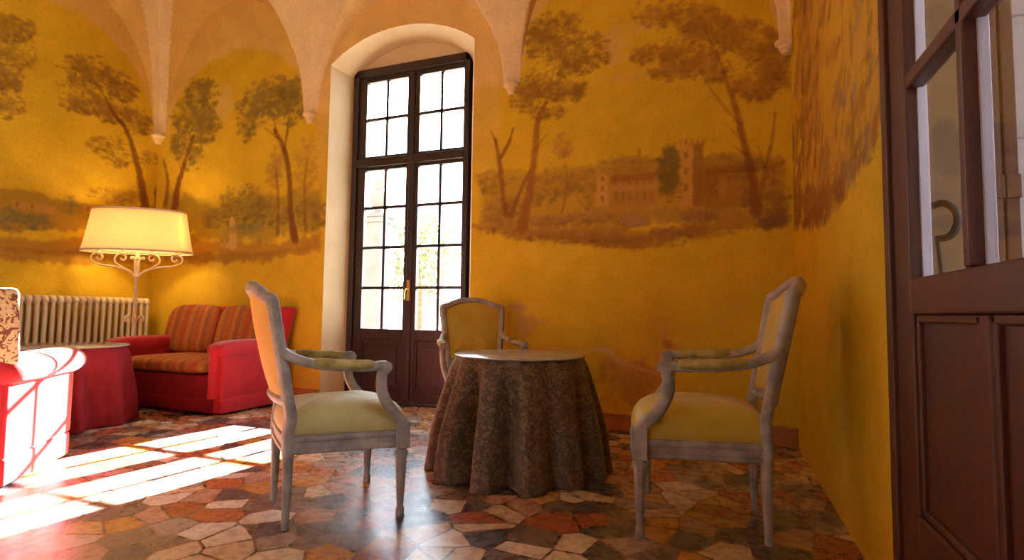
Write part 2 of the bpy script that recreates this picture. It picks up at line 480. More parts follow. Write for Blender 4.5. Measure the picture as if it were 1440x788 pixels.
class Canvas:
    R = 0.01

    def __init__(self, u0, u1, z0, z1, conv, seed):
        self.u0, self.z0 = u0, z0
        self.nu, self.nz = int(round((u1 - u0) / self.R)) + 1, int(round((z1 - z0) / self.R)) + 1
        self.conv = conv
        self.U = u0 + np.arange(self.nu) * self.R; self.Z = z0 + np.arange(self.nz) * self.R
        self.C = np.tile(GOLD, (self.nz, self.nu, 1))
        self.n1 = fbm((self.nz, self.nu), 14, 4, seed); self.n2 = fbm((self.nz, self.nu), 60, 5, seed + 1); self.n3 = fbm((self.nz, self.nu), 5, 3, seed + 2)
        self.rng = np.random.default_rng(seed + 3)
        self.C *= (0.90 + 0.2 * self.n2)[..., None]

    def scale(self, px, py):
        a = self.conv(px, py); b = self.conv(px + 1, py); c = self.conv(px, py + 1)
        return abs(b[0] - a[0]), abs(c[1] - a[1])

    def _win(self, u, z, ru, rz):
        i0 = max(0, int((u - ru - self.u0) / self.R)); i1 = min(self.nu, int((u + ru - self.u0) / self.R) + 2)
        j0 = max(0, int((z - rz - self.z0) / self.R)); j1 = min(self.nz, int((z + rz - self.z0) / self.R) + 2)
        return (slice(j0, j1), slice(i0, i1)) if i1 > i0 and j1 > j0 else None

    def put(self, w, mask, col, alpha):
        a = np.clip(mask, 0, 1)[..., None] * alpha
        self.C[w] = self.C[w] * (1 - a) + np.array(col) * a

    def blob(self, px, py, rx, ry, col, alpha=0.8, rough=0.5, soft=0.35):
        u, z = self.conv(px, py); sx, sy = self.scale(px, py)
        ru, rz = rx * sx, ry * sy
        w = self._win(u, z, ru * 1.5, rz * 1.5)
        if w is None: return
        zz, uu = np.meshgrid(self.Z[w[0]], self.U[w[1]], indexing='ij')
        d = np.sqrt(((uu - u) / ru) ** 2 + ((zz - z) / rz) ** 2) + (self.n1[w] - 0.5) * 2 * rough + (self.n3[w] - .5) * rough * 1.6
        self.put(w, (1 - d) / soft, col, alpha)

    def foliage(self, lst, dark, light, alpha=0.75, per=16):
        dk, lt = np.array(dark), np.array(light)
        for (px, py, rx, ry) in lst:
            self.blob(px, py, rx * 1.08, ry * 1.1, dk * .6 + lt * .4, alpha * 0.7, 0.45, 0.7)
            for _ in range(per):
                a = self.rng.random() * 6.283; r = math.sqrt(self.rng.random()) * 0.95
                t = self.rng.random()
                self.blob(px + math.cos(a) * r * rx, py + math.sin(a) * r * ry, rx * (.2 + .22 * self.rng.random()), ry * (.16 + .2 * self.rng.random()), dk * (1 - t) + lt * t, alpha * .45, 0.9, 0.5)
            for _ in range(int(min(170, 14 + rx * ry * .16))):
                a = self.rng.random() * 6.283; r = math.sqrt(self.rng.random()) * 1.08
                up = -math.sin(a) * r
                t = min(1, max(0, .45 + .35 * up + .5 * (self.rng.random() - .5)))
                self.blob(px + math.cos(a) * r * rx, py + math.sin(a) * r * ry, 2.5 + 4 * self.rng.random(), 1.8 + 2.4 * self.rng.random(), dk * (1 - t) * .85 + lt * t, alpha * .6, 0.6, 0.7)

    def stroke(self, pts, widths, col, alpha=0.8, rough=0.3):
        P = [Vector((*self.conv(*p), 0)) for p in pts]
        S = [self.scale(*p)[0] for p in pts]
        W = widths if isinstance(widths, (list, tuple)) else [widths] * len(pts)
        Q = catmull(P, 14); n = len(Q)
        for k, q in enumerate(Q):
            t = k / (n - 1) * (len(pts) - 1); i = min(int(t), len(pts) - 2); f = t - i
            r = max(0.006, ((W[i] * (1 - f) + W[i + 1] * f) * S[i]) * 0.5)
            w = self._win(q.x, q.y, r * 1.6, r * 1.6)
            if w is None: continue
            zz, uu = np.meshgrid(self.Z[w[0]], self.U[w[1]], indexing='ij')
            d = np.sqrt((uu - q.x) ** 2 + (zz - q.y) ** 2) / r + (self.n3[w] - .5) * rough * 2
            self.put(w, (1.25 - d) / .5, col, alpha * .55)

    def tree(self, trunk, w, branches, crowns, dark, light, bark, alpha=.8):
        self.foliage(crowns, dark, light, alpha)
        self.stroke(trunk, w, bark, .9)
        for b in branches: self.stroke(b, [w[-1] * .8, w[-1] * .35] if len(b) == 2 else [w[-1] * .8] * (len(b) - 1) + [w[-1] * .3], bark, .75)

    def band(self, top, bot, col, alpha=.8, rough=6, soft=5):
        """ground between two pixel polylines"""
        tp = [self.conv(*p) for p in top]; bp = [self.conv(*p) for p in bot]
        if tp[0][0] > tp[-1][0]: tp = tp[::-1]
        if bp[0][0] > bp[-1][0]: bp = bp[::-1]
        zt = np.interp(self.U, [p[0] for p in tp], [p[1] for p in tp]); zb = np.interp(self.U, [p[0] for p in bp], [p[1] for p in bp])
        lo, hi = max(tp[0][0], bp[0][0]), min(tp[-1][0], bp[-1][0])
        k = 0.0055
        Z = self.Z[:, None]
        r = (self.n1 - .5) * 2 * rough * k + (self.n3 - .5) * rough * k
        m = np.minimum((zt[None] - Z + r) / (soft * k), (Z - zb[None] + r * 1.4) / (soft * k))
        e = np.minimum((self.U - lo) / .06, (hi - self.U) / .06)
        m = np.minimum(m, e[None])
        a = np.clip(m, 0, 1)[..., None] * alpha
        self.C = self.C * (1 - a) + np.array(col) * a

    def rect(self, pts, col, alpha=.8, soft=.015):
        P = [self.conv(*p) for p in pts]
        us = [p[0] for p in P]; zs = [p[1] for p in P]
        cu, cz = (min(us) + max(us)) / 2, (min(zs) + max(zs)) / 2; hu, hz = (max(us) - min(us)) / 2, (max(zs) - min(zs)) / 2
        w = self._win(cu, cz, hu + .05, hz + .05)
        if w is None: return
        zz, uu = np.meshgrid(self.Z[w[0]], self.U[w[1]], indexing='ij')
        m = np.minimum((hu - np.abs(uu - cu)) / soft + .5, (hz - np.abs(zz - cz)) / soft + .5) + (self.n3[w] - .5) * .8
        self.put(w, m, col, alpha)

    def sample(self, u, z):
        i = np.clip(np.round((u - self.u0) / self.R).astype(int), 0, self.nu - 1)
        j = np.clip(np.round((z - self.z0) / self.R).astype(int), 0, self.nz - 1)
        return self.C[j, i]


FD, FL, BK = (0.20, 0.105, 0.014), (0.36, 0.20, 0.028), (0.17, 0.055, 0.014)
FGD, FGL = (0.17, 0.115, 0.018), (0.32, 0.215, 0.04)
EARTH, EARTH2, GREEN, BLUEG = (0.36, 0.175, 0.026), (0.27, 0.12, 0.02), (0.22, 0.16, 0.03), (0.16, 0.15, 0.06)

# ---- window wall painting
cb = Canvas(XL - .05, XR + .05, 0.0, 5.9, on_back, 21)
ZZ, UU = np.meshgrid(cb.Z, cb.U, indexing='ij')
CREAM = np.array([0.68, 0.45, 0.12])
def arc_top(c):
    return 2.74 + .78 * np.sqrt(np.clip(1 - ((UU - c) / .95) ** 2, 0, 1))
arc = np.where(np.abs(UU + 4.62) < .95, arc_top(-4.62), np.where(np.abs(UU + .55) < .95, arc_top(-.55) + .12 * (np.abs(UU + .55) < .9), 2.74))
wm = np.clip((ZZ - arc + (cb.n1 - .5) * .06) / .07 + .5, 0, 1)[..., None]
inw = np.clip((.98 - np.abs(UU + 2.62)) / .08, 0, 1)[..., None]
top = CREAM * (1 - inw) + np.array([0.74, 0.50, 0.17]) * inw
lowin = inw * np.clip((ZZ - 1.9) / .9, 0, 1)[..., None] * .6
cb.C = cb.C * (1 - lowin) + np.array([0.70, 0.47, 0.13]) * lowin
cb.C = cb.C * (1 - wm) + top * wm
# bay left of the window
cb.blob(315, 140, 14, 30, (0.62, 0.42, 0.15), .5)
cb.band([(228, 262), (300, 285), (380, 265), (455, 262)], [(228, 335), (300, 345), (380, 345), (455, 335)], GREEN, .6, 14, 14)
cb.band([(228, 325), (300, 335), (380, 340), (455, 325)], [(228, 372), (300, 376), (380, 368), (455, 358)], EARTH, .75, 9, 7)
cb.band([(228, 350), (300, 355), (380, 352), (455, 338)], [(228, 366), (300, 372), (380, 362), (455, 350)], EARTH2, .5, 9, 7)
cb.foliage([(322, 290, 12, 26), (350, 290, 20, 30), (300, 308, 14, 14), (380, 300, 26, 18), (440, 300, 22, 22)], FGD, FGL, .65, 8)
cb.foliage([(388, 235, 12, 30), (430, 232, 16, 38)], (0.36, 0.2, 0.035), (0.46, 0.27, 0.05), .5, 8)
cb.stroke([(390, 330), (391, 280), (388, 240)], [6, 5, 3], BK, .6); cb.stroke([(430, 325), (428, 270), (432, 225)], [6, 5, 3], BK, .55)
cb.stroke([(327, 345), (327, 322), (326, 308)], [12, 9, 5], (0.55, 0.34, 0.09), .8); cb.blob(318, 345, 8, 6, (0.55, 0.34, 0.09), .6)
cb.blob(345, 322, 30, 9, BLUEG, .5)
cb.tree([(246, 292), (250, 262), (258, 235), (272, 190)], [9, 8, 6, 4], [[(258, 235), (280, 205)], [(256, 245), (248, 215)]],
        [(284, 132, 24, 24), (272, 165, 27, 26), (286, 178, 22, 24), (258, 205, 17, 22), (270, 222, 16, 17)], FGD, FGL, BK, .8)
cb.stroke([(232, 290), (236, 255), (230, 225)], [7, 5, 3], BK, .7)
cb.tree([(415, 338), (409, 300), (407, 250), (400, 212), (386, 182)], [11, 8, 7, 7, 5], [[(400, 212), (404, 185), (406, 165)], [(392, 195), (372, 180)], [(388, 186), (384, 160)]],
        [(382, 136, 40, 26), (404, 152, 24, 24), (356, 158, 22, 22), (346, 182, 12, 18), (398, 122, 26, 16)], FGD, FGL, BK, .85)
# bay right of the window
cb.blob(862, 62, 26, 34, (0.60, 0.37, 0.14), .55, .6, .8); cb.blob(880, 110, 40, 14, (0.56, 0.34, 0.12), .45, .6, .8); cb.blob(905, 38, 34, 16, (0.58, 0.36, 0.13), .4, .6, .8)
cb.band([(672, 262), (740, 245), (830, 232), (900, 218), (960, 222), (1030, 212), (1112, 222)], [(672, 320), (800, 320), (1112, 312)], (0.36, 0.18, 0.028), .6, 10, 9)
cb.foliage([(690, 258, 16, 18), (705, 292, 28, 22), (760, 270, 26, 18), (800, 262, 26, 16), (828, 268, 14, 28), (880, 226, 40, 6), (1020, 226, 34, 10)], (0.24, 0.135, 0.02), (0.34, 0.2, 0.035), .55, 8)
cb.rect([(838, 238), (856, 290)], (0.56, 0.30, 0.06), .9); cb.rect([(856, 248), (926, 290)], (0.42, 0.21, 0.034), .75, .03)
cb.rect([(858, 262), (926, 266)], (0.50, 0.25, 0.05), .6); cb.rect([(858, 247), (924, 252)], (0.30, 0.11, 0.02), .7)
for x in range(864, 924, 10):
    cb.rect([(x, 270), (x + 4, 282)], (0.22, 0.085, 0.017), .5, .02); cb.rect([(x, 254), (x + 3, 260)], (0.24, 0.09, 0.017), .4, .02)
for y in (248, 262, 276): cb.rect([(845, y), (849, y + 7)], (0.24, 0.09, 0.016), .7)
cb.rect([(956, 202), (974, 290)], (0.54, 0.29, 0.055), .9); cb.rect([(974, 202), (990, 290)], (0.28, 0.12, 0.02), .85, .02)
for x in range(955, 990, 8): cb.rect([(x, 196), (x + 4, 203)], (0.40, 0.19, 0.035), .9)
for y in (214, 236, 260): cb.rect([(962, y), (967, y + 9)], (0.24, 0.09, 0.016), .7)
cb.rect([(990, 240), (1052, 292)], (0.30, 0.125, 0.02), .7, .03); cb.blob(1016, 268, 9, 18, (0.44, 0.21, 0.036), .7, .4); cb.blob(1040, 272, 8, 15, (0.42, 0.20, 0.033), .6, .4); cb.foliage([(1000, 262, 10, 20), (1030, 248, 22, 7), (1050, 270, 10, 20), (1060, 232, 34, 8)], (0.20, 0.085, 0.016), (0.34, 0.16, 0.026), .55, 6)
cb.rect([(992, 236), (1050, 242)], (0.20, 0.065, 0.014), .7)
cb.rect([(897, 208), (901, 222)], (0.32, 0.15, 0.025), .7)
cb.blob(941, 243, 19, 45, (0.17, 0.11, 0.018), .9, .3, .35); cb.foliage([(941, 230, 15, 26), (943, 262, 16, 24)], (0.15, 0.1, 0.016), (0.24, 0.16, 0.028), .7, 10)
cb.band([(672, 296), (760, 300), (850, 293), (960, 292), (1060, 290), (1112, 292)], [(672, 326), (760, 335), (860, 330), (960, 318), (1112, 312)], (0.36, 0.20, 0.035), .65, 8, 6)
cb.band([(672, 318), (740, 322), (830, 312), (950, 322), (1040, 298), (1112, 300)], [(672, 330), (740, 343), (815, 350), (890, 356), (950, 340), (1010, 328), (1070, 322), (1112, 320)], EARTH, .7, 12, 8)
cb.band([(740, 326), (830, 326), (900, 330), (1000, 312)], [(740, 338), (830, 348), (900, 350), (1000, 326)], EARTH2, .6, 9, 6)
cb.foliage([(700, 318, 36, 10), (760, 330, 50, 8), (830, 334, 60, 10), (900, 340, 60, 10), (980, 326, 50, 9), (1060, 316, 50, 9)], (0.20, 0.085, 0.018), (0.42, 0.21, 0.045), .5, 6)
cb.foliage([(720, 250, 50, 12), (800, 246, 60, 10), (880, 238, 60, 8), (1030, 232, 60, 8)], (0.27, 0.15, 0.022), (0.44, 0.25, 0.035), .45, 6)
cb.foliage([(770, 312, 26, 8), (830, 306, 32, 8), (890, 312, 22, 8), (985, 304, 28, 10), (1085, 306, 24, 12), (940, 326, 24, 6)], (0.20, 0.10, 0.022), (0.40, 0.19, 0.06), .6, 9)
cb.blob(890, 310, 20, 9, (0.42, 0.24, 0.09), .6); cb.blob(1085, 312, 26, 9, (0.17, 0.075, 0.03), .6)
cb.stroke([(712, 304), (706, 262), (702, 225), (696, 195)], [9, 8, 7, 4], (0.24, 0.09, 0.02), .85); cb.stroke([(704, 222), (716, 200), (722, 180)], [6, 5, 3], (0.24, 0.09, 0.02), .8); cb.stroke([(698, 200), (690, 184)], [4, 2], (0.24, 0.09, 0.02), .7)
cb.stroke([(718, 304), (732, 268), (746, 238)], [8, 6, 3], (0.22, 0.08, 0.02), .8)
cb.tree([(733, 322), (744, 275), (752, 215), (757, 170), (768, 145)], [17, 12, 10, 9, 5], [[(757, 172), (742, 152)], [(764, 155), (776, 110), (782, 80)], [(768, 145), (800, 130)], [(752, 210), (768, 190)]],
        [(784, 42, 36, 24), (818, 64, 34, 22), (766, 64, 26, 24), (800, 90, 34, 18), (750, 118, 26, 20), (790, 128, 34, 15), (738, 142, 20, 16), (770, 158, 24, 10), (836, 80, 20, 14)], FD, FL, (0.28, 0.11, 0.022), .8)
cb.tree([(790, 300), (798, 260), (792, 215)], [4, 3, 2], [[(796, 262), (806, 244)]], [(792, 205, 14, 18)], (0.40, 0.22, 0.035), (0.45, 0.25, 0.045), (0.28, 0.11, 0.022), .5)
cb.tree([(1064, 298), (1058, 250), (1046, 200), (1034, 150), (1016, 98)], [19, 14, 11, 10, 6], [[(1040, 175), (1010, 140), (985, 100)], [(1030, 135), (1050, 95)], [(1018, 100), (1000, 60), (985, 25)], [(1046, 200), (1020, 175)], [(1052, 220), (1030, 205)]],
        [(925, 18, 34, 22), (975, 22, 36, 24), (915, 78, 28, 14), (958, 72, 40, 22), (940, 102, 30, 12), (1010, 50, 36, 30), (1056, 62, 38, 32), (1000, 96, 36, 20), (1086, 108, 24, 26), (1062, 120, 34, 22), (1095, 80, 20, 30)], (0.27, 0.125, 0.016), (0.42, 0.215, 0.03), (0.22, 0.08, 0.018), .72)
cb.stroke([(1068, 290), (1076, 240), (1086, 195), (1090, 158)], [9, 7, 6, 3], (0.22, 0.08, 0.018), .8); cb.stroke([(1074, 236), (1066, 205)], [5, 2], (0.22, 0.08, 0.018), .7)
cb.foliage([(1092, 280, 20, 24), (1090, 240, 14, 20)], (0.26, 0.12, 0.02), (0.36, 0.18, 0.03), .6, 8)
# bare and patched plaster low on the wall
for (x, y, rx, ry, a) in [(742, 460, 16, 22, .6), (722, 432, 12, 12, .6), (730, 448, 10, 22, .5), (760, 452, 8, 8, .5), (900, 540, 60, 40, .45), (870, 515, 40, 26, .45), (935, 470, 14, 16, .45), (940, 492, 18, 12, .4)]:
    cb.blob(x, y, rx, ry, (0.50, 0.27, 0.09), a, .9, .7)
cb.blob(880, 545, 70, 38, (0.34, 0.15, 0.035), .55, .8, .8); cb.blob(938, 485, 9, 8, (0.38, 0.15, 0.02), .7)
cb.stroke([(770, 490), (820, 494), (852, 492), (868, 506), (905, 520), (945, 532)], [5, 5, 7, 6, 6, 5], (0.62, 0.40, 0.16), .65)
cb.blob(395, 452, 18, 10, (0.56, 0.36, 0.18), .5, .8); cb.blob(430, 530, 30, 40, (0.52, 0.27, 0.09), .35, .8, .8)

# ---- left wall painting
cl = Canvas(YF - .05, YB + .05, 0.0, 5.9, on_left, 41)
ZZ, UU = np.meshgrid(cl.Z, cl.U, indexing='ij')
arc = 2.74 + .95 * np.sqrt(np.clip(1 - ((UU - 3.0) / .95) ** 2, 0, 1))
wm = np.clip((ZZ - arc + (cl.n1 - .5) * .06) / .07 + .5, 0, 1)[..., None]
cl.C = cl.C * (1 - wm) + CREAM * wm
cl.band([(-400, 262), (0, 264), (40, 268), (90, 282), (150, 288), (228, 290)], [(-400, 330), (0, 330), (100, 325), (228, 340)], (0.24, 0.13, 0.022), .7, 8, 6)
cl.foliage([(20, 306, 26, 16), (55, 312, 22, 12), (98, 288, 10, 14), (-60, 300, 40, 20)], BLUEG, GREEN, .7, 10)
for (x, y) in [(18, 288), (40, 290), (60, 294), (118, 294)]: cl.rect([(x, y - 7), (x + 18, y + 8)], (0.48, 0.24, 0.05), .75)
for (x, y) in [(22, 284), (44, 286), (122, 290)]: cl.rect([(x, y), (x + 3, y + 8)], (0.2, 0.08, 0.016), .7)
cl.band([(-400, 325), (0, 328), (60, 338), (120, 330), (228, 325)], [(-400, 375), (0, 362), (40, 372), (100, 374), (160, 372), (228, 374)], EARTH, .8, 8, 6)
cl.band([(-400, 338), (0, 342), (60, 350), (228, 345)], [(-400, 352), (0, 352), (60, 360), (228, 360)], EARTH2, .55, 8, 6)
cl.foliage([(150, 272, 26, 9), (175, 278, 30, 10)], (0.3, 0.15, 0.022), (0.4, 0.22, 0.03), .6, 8)
cl.tree([(204, 292), (197, 250), (188, 212), (176, 180), (160, 160), (138, 118)], [13, 10, 8, 7, 6, 3], [[(198, 245), (206, 225)], [(186, 205), (150, 195)], [(170, 172), (145, 165)], [(182, 190), (184, 160)], [(160, 160), (150, 135), (160, 110)]],
        [(118, 92, 34, 16), (108, 120, 28, 14), (150, 110, 30, 16), (120, 146, 36, 14), (172, 130, 22, 14), (160, 160, 28, 13), (192, 172, 20, 20), (150, 205, 26, 12), (168, 225, 22, 10), (212, 226, 14, 12)], FD, FL, BK, .8)
cl.tree([(-40, 292), (-36, 230), (-26, 150), (-10, 90)], [14, 12, 9, 5], [[(-26, 150), (10, 120)]], [(14, 42, 34, 18), (26, 80, 30, 16), (8, 110, 26, 24), (10, 148, 26, 18), (-50, 80, 50, 40)], FD, FL, BK, .85)
cl.stroke([(222, 290), (220, 270), (226, 250)], [8, 6, 3], BK, .7)
# ---- right wall painting: the bark and leaves of a big tree, lower edge climbing towards the door
cr = Canvas(YF - .05, YB + .05, 0.0, 5.9, on_right, 61)
cr.band([(1112, -600), (1180, -400), (1245, -300)], [(1112, 318), (1150, 316), (1172, 300), (1190, 268), (1212, 232), (1228, 200), (1252, 150)], (0.46, 0.25, 0.032), .6, 9, 4)
RP = [(0.27, 0.12, 0.02), (0.46, 0.26, 0.04), (0.33, 0.19, 0.04), (0.25, 0.14, 0.028), (0.52, 0.30, 0.05), (0.29, 0.22, 0.11)]
for k in range(190):
    t = cr.rng.random(); x = 1113 + 130 * t; yb = np.interp(x, [1112, 1150, 1172, 1190, 1212, 1240], [312, 312, 296, 262, 226, 175])
    y0 = yb - cr.rng.random() ** 1.4 * 330
    L = 22 + 60 * cr.rng.random(); dx = (cr.rng.random() - .25) * 18
    col = RP[int(cr.rng.random() * 5)] if x < 1195 or cr.rng.random() < .4 else RP[int(3 + cr.rng.random() * 3)]
    cr.stroke([(x, y0), (x + dx, y0 - L * .5), (x + dx * 1.5, y0 - L)], [2 + 3 * cr.rng.random(), 3 + 5 * cr.rng.random(), 1.5], col, .20, 1.0)
for k in range(40):
    t = cr.rng.random(); x = 1114 + 128 * t; yb = np.interp(x, [1112, 1150, 1172, 1190, 1212, 1240], [312, 312, 296, 262, 226, 175])
    cr.stroke([(x, yb + 4 + 8 * cr.rng.random()), (x + 2, yb - 14), (x + 4, yb - 40)], [1.5, 5, 4], (0.30, 0.14, 0.025), .22, .9)
cr.foliage([(1130, 290, 16, 28), (1155, 285, 14, 32), (1178, 262, 10, 30)], (0.23, 0.095, 0.018), (0.36, 0.17, 0.03), .6, 10)
cr.foliage([(1196, 246, 10, 20), (1218, 205, 10, 28), (1184, 130, 10, 24)], (0.20, 0.15, 0.08), (0.32, 0.22, 0.10), .5, 8)


def paint_obj(o, canvas, axis):
    me = o.data; n = len(me.vertices)
    co = np.empty(n * 3); me.vertices.foreach_get('co', co); co = co.reshape(-1, 3)
    c = canvas.sample(co[:, axis], co[:, 2])
    a = me.color_attributes.new('paint', 'FLOAT_COLOR', 'POINT')
    a.data.foreach_set('color', np.concatenate([c, np.ones((n, 1))], 1).astype(np.float32).ravel())


def lin(a, b, step):
    n = max(1, int(round((b - a) / step)))
    return [a + (b - a) * i / n for i in range(n + 1)]


def struct(o):
    o['kind'] = 'structure'
    return o


# ------------------------------------------------------------------ room shell
NL, NR = -3.42, -1.92            # window niche in the wall face
NLI, NRI, YN = -3.335, -2.095, 4.30  # and at its back
WTOP = 5.8


def niche_arch(x, l=NL, r=NR, z0=3.17, h=0.25):
    t = (x - (l + r) / 2) / ((r - l) / 2)
    return z0 + h * (math.sqrt(max(0, 1.35 ** 2 - t * t)) - math.sqrt(1.35 ** 2 - 1)) / (1.35 - math.sqrt(1.35 ** 2 - 1))


b = MB()
zs = lin(0, 3.9, .01) + lin(3.9, WTOP, .1)[1:]
b.grid(lambda u, v: (u, YB, v), lin(XL, NL, .01), zs)
b.grid(lambda u, v: (u, YB, v), lin(NR, XR, .01), zs)
b.grid(lambda u, v: (u, YB, niche_arch(u) + (WTOP - niche_arch(u)) * v), lin(NL, NR, .01), [i / 60 for i in range(61)])
wb = struct(b.build('wall_back', M['mural'])); paint_obj(wb, cb, 0)

# window niche: splayed reveals, segmental soffit, plaster over the frame
b = MB()
nf = lambda x: (x - NL) / (NR - NL)
b.grid(lambda u, v: (NL + (NLI - NL) * u, YB + (YN + .06 - YB) * u, v * niche_arch(NL)), [i / 6 for i in range(7)], [i / 20 for i in range(21)])
b.grid(lambda u, v: (NR + (NRI - NR) * u, YB + (YN + .06 - YB) * u, v * niche_arch(NR)), [i / 6 for i in range(7)], [i / 20 for i in range(21)])
b.grid(lambda u, v: (u + ((NLI + (NRI - NLI) * nf(u)) - u) * v, YB + (YN + .06 - YB) * v, niche_arch(u) - .03 * v), lin(NL, NR, .025), [i / 6 for i in range(7)])
b.grid(lambda u, v: (NLI + (NRI - NLI) * u, YN, 3.2 + (niche_arch(NL + (NR - NL) * u) - 3.2) * v), [i / 40 for i in range(41)], [0, .5, 1])
struct(b.build('wall_niche', M['reveal'], smooth=40))

b = MB()
b.grid(lambda u, v: (XL, u, v), lin(2.0, YB, .01), zs)
b.grid(lambda u, v: (XL, u, v), lin(YF, 2.0, .1), lin(0, WTOP, .1))
wl = struct(b.build('wall_left', M['mural'])); paint_obj(wl, cl, 0 + 1)

DQ0, DQ1, DTOP = 0.86, 1.885, 2.95     # door opening in the right wall
b = MB()
b.grid(lambda u, v: (XR, u, v), lin(DQ1, YB, .01), zs)
b.grid(lambda u, v: (XR, u, v), lin(DQ0, DQ1, .05), lin(DTOP, WTOP, .05))
b.grid(lambda u, v: (XR, u, v), lin(YF, DQ0, .1), lin(0, WTOP, .1))
wr = struct(b.build('wall_right', M['mural'])); paint_obj(wr, cr, 1)
b = MB()   # the thickness of the right wall round the door
b.box(XR + .004, XR + .22, DQ1 + .0, YB + .6, -.2, WTOP); b.box(XR + .004, XR + .22, YF, DQ0, -.2, WTOP); b.box(XR + .004, XR + .22, DQ0, DQ1, DTOP, WTOP)
struct(b.build('wall_outer', M['tan']))

# wall behind the camera, with two added openings that let in fill daylight
W2 = [(-4.6, -4.2), (-2.6, -2.2)]
b = MB()
xs = [XL, W2[0][0], W2[0][1], W2[1][0], W2[1][1], XR]
for i in range(5):
    if i % 2 == 0: b.box(xs[i], xs[i + 1], YF - .3, YF, 0, WTOP)
    else: b.box(xs[i], xs[i + 1], YF - .3, YF, 3.1, WTOP)
struct(b.build('wall_front', M['plain']))

b = MB(); b.box(XL - .1, XR + .22, YF - .35, YB + .55, -.06, 0)
struct(b.build('floor', M['floor']))

# vaulted ceiling: a coved vault cut by lunettes over each bay
BAYS_B = [-4.68, -2.60, -0.55]
BAYS_S = [3.0, 0.95, -1.1]


def vault_z(x, y):
    ds = {'b': YB - y, 'f': y - YF, 'l': x - XL, 'r': XR - x}
    d = max(0.0, min(ds.values())); t = min(d, 2.6) / 2.6
    z = SPRING + 2.8 * math.sqrt(max(0, 1 - (1 - t) ** 2))
    which = 0
    for key, bays, c in (('b', BAYS_B, x), ('f', BAYS_B, x), ('l', BAYS_S, y), ('r', BAYS_S, y)):
        dd = ds[key]
        if dd > 1.2 or dd > d + 1e-6: continue
        for k in bays:
            w = .95
            u = (c - k) / w
            if abs(u) < 1:
                zl = SPRING + (1.02 if key in 'bf' and k == -2.60 else 1.35) * math.sqrt(1 - u * u) + .6 * dd
                if zl > z: z, which = zl, (1 if key == 'b' and k == -2.60 else 2)
    return z, which


yy = lin(YF, 1.8, .06) + lin(1.8, 3.7, .02)[1:] + lin(3.7, YB, .01)[1:]
xx = lin(XL, XL + .3, .01) + lin(XL + .3, XR - .3, .02)[1:] + lin(XR - .3, XR, .01)[1:]
b = MB(); b.grid(lambda u, v: (u, v, vault_z(u, v)[0]), xx, yy)
cg = struct(b.build('ceiling', M['mural'], smooth=50))
VC = np.array([(0.82, 0.67, 0.38), (0.80, 0.60, 0.26), (0.66, 0.43, 0.125)])   # cream webs, the window bay, the tan lunettes
cc = np.array([VC[vault_z(p[0], p[1])[1]] for p in b.v])
ca = cg.data.color_attributes.new('paint', 'FLOAT_COLOR', 'POINT')
ca.data.foreach_set('color', np.concatenate([cc, np.ones((len(cc), 1))], 1).astype(np.float32).ravel())

# small moulded corbels under the springing of the vault
for k, (x, y) in enumerate([(-3.64, YB), (-1.575, YB), (XL + .03, YB - .03), (XR - .03, YB - .03)]):
    b = MB(); b.lathe([(0.03, -.085), (.034, -.075), (.034, -.06), (.048, -.05), (.048, -.035), (.062, -.02), (.072, -.012), (.072, .004), (.06, .012), (.04, .02)], 24)
    struct(b.build('trim_%d' % (k + 1), M['vault'], smooth=40, loc=(x, y, SPRING)))

# skirting
b = MB(); b.box(XL, NL, YB - .03, YB, 0, .115); b.box(XL, NL, YB - .04, YB, .115, .125)
b.box(NR, XR, YB - .03, YB, 0, .115); b.box(NR, XR, YB - .04, YB, .115, .125)
struct(b.build('baseboard_back', M['base'], bevel=.004))
b = MB(); b.box(XL, XL + .03, YF, YB, 0, .115); struct(b.build('baseboard_left', M['base'], bevel=.004))

# ------------------------------------------------------------------ french window in the niche
win = struct(empty('window_1', ((NLI + NRI) / 2, YN, 0)))
wx = win.location.x
X0, X1 = -3.345 - wx, -2.085 - wx
LA, LB, RA, RB = -3.20 - wx, -2.74 - wx, -2.605 - wx, -2.15 - wx
b = MB()
b.box(X0, X0 + .06, -.03, .06, 0, 3.21); b.box(X1 - .045, X1, -.03, .06, 0, 3.21); b.box(X0, X1, -.03, .06, 3.13, 3.21)
b.box(X0 + .06, X1 - .045, -.035, .06, 2.235, 2.315); b.box(X0, X1, -.03, .06, 0, .02)
b.build('frame', M['darkwood'], win, bevel=.006)


def sash(name, a, c, outer, inner, z0, z1, g0, g1, bars, panel=False):
    """one leaf: glazed between a..c, g0..g1"""
    b = MB()
    b.box(outer, a, -.005, .04, z0, z1); b.box(c, inner, -.005, .04, z0, z1)
    b.box(a, c, -.005, .04, g1, z1); b.box(a, c, -.005, .04, (g0 - .10 if panel else z0), g0)
    mid = (a + c) / 2
    b.box(mid - .014, mid + .014, .002, .034, g0, g1)
    for z in bars: b.box(a, c, .002, .034, z - .014, z + .014)
    if panel:
        b.box(a, c, -.005, .04, z0, z0 + .09); b.box(a, c, .012, .03, z0 + .09, g0 - .10)
        for (p, q, r, s) in ((a, c, z0 + .09, z0 + .11), (a, c, g0 - .12, g0 - .10)): b.box(p, q, -.0, .02, r, s)
        b.box(a, a + .02, 0, .02, z0 + .09, g0 - .1); b.box(c - .02, c, 0, .02, z0 + .09, g0 - .1)
        b.box(a + .06, c - .06, .002, .02, z0 + .15, g0 - .16)
    o = b.build(name, M['darkwood'], win, bevel=.004)
    g = MB(); g.box(a - .004, c + .004, .016, .020, g0 - .004, g1 + .004)
    g.build('pane', M['glass'], o)
    return o


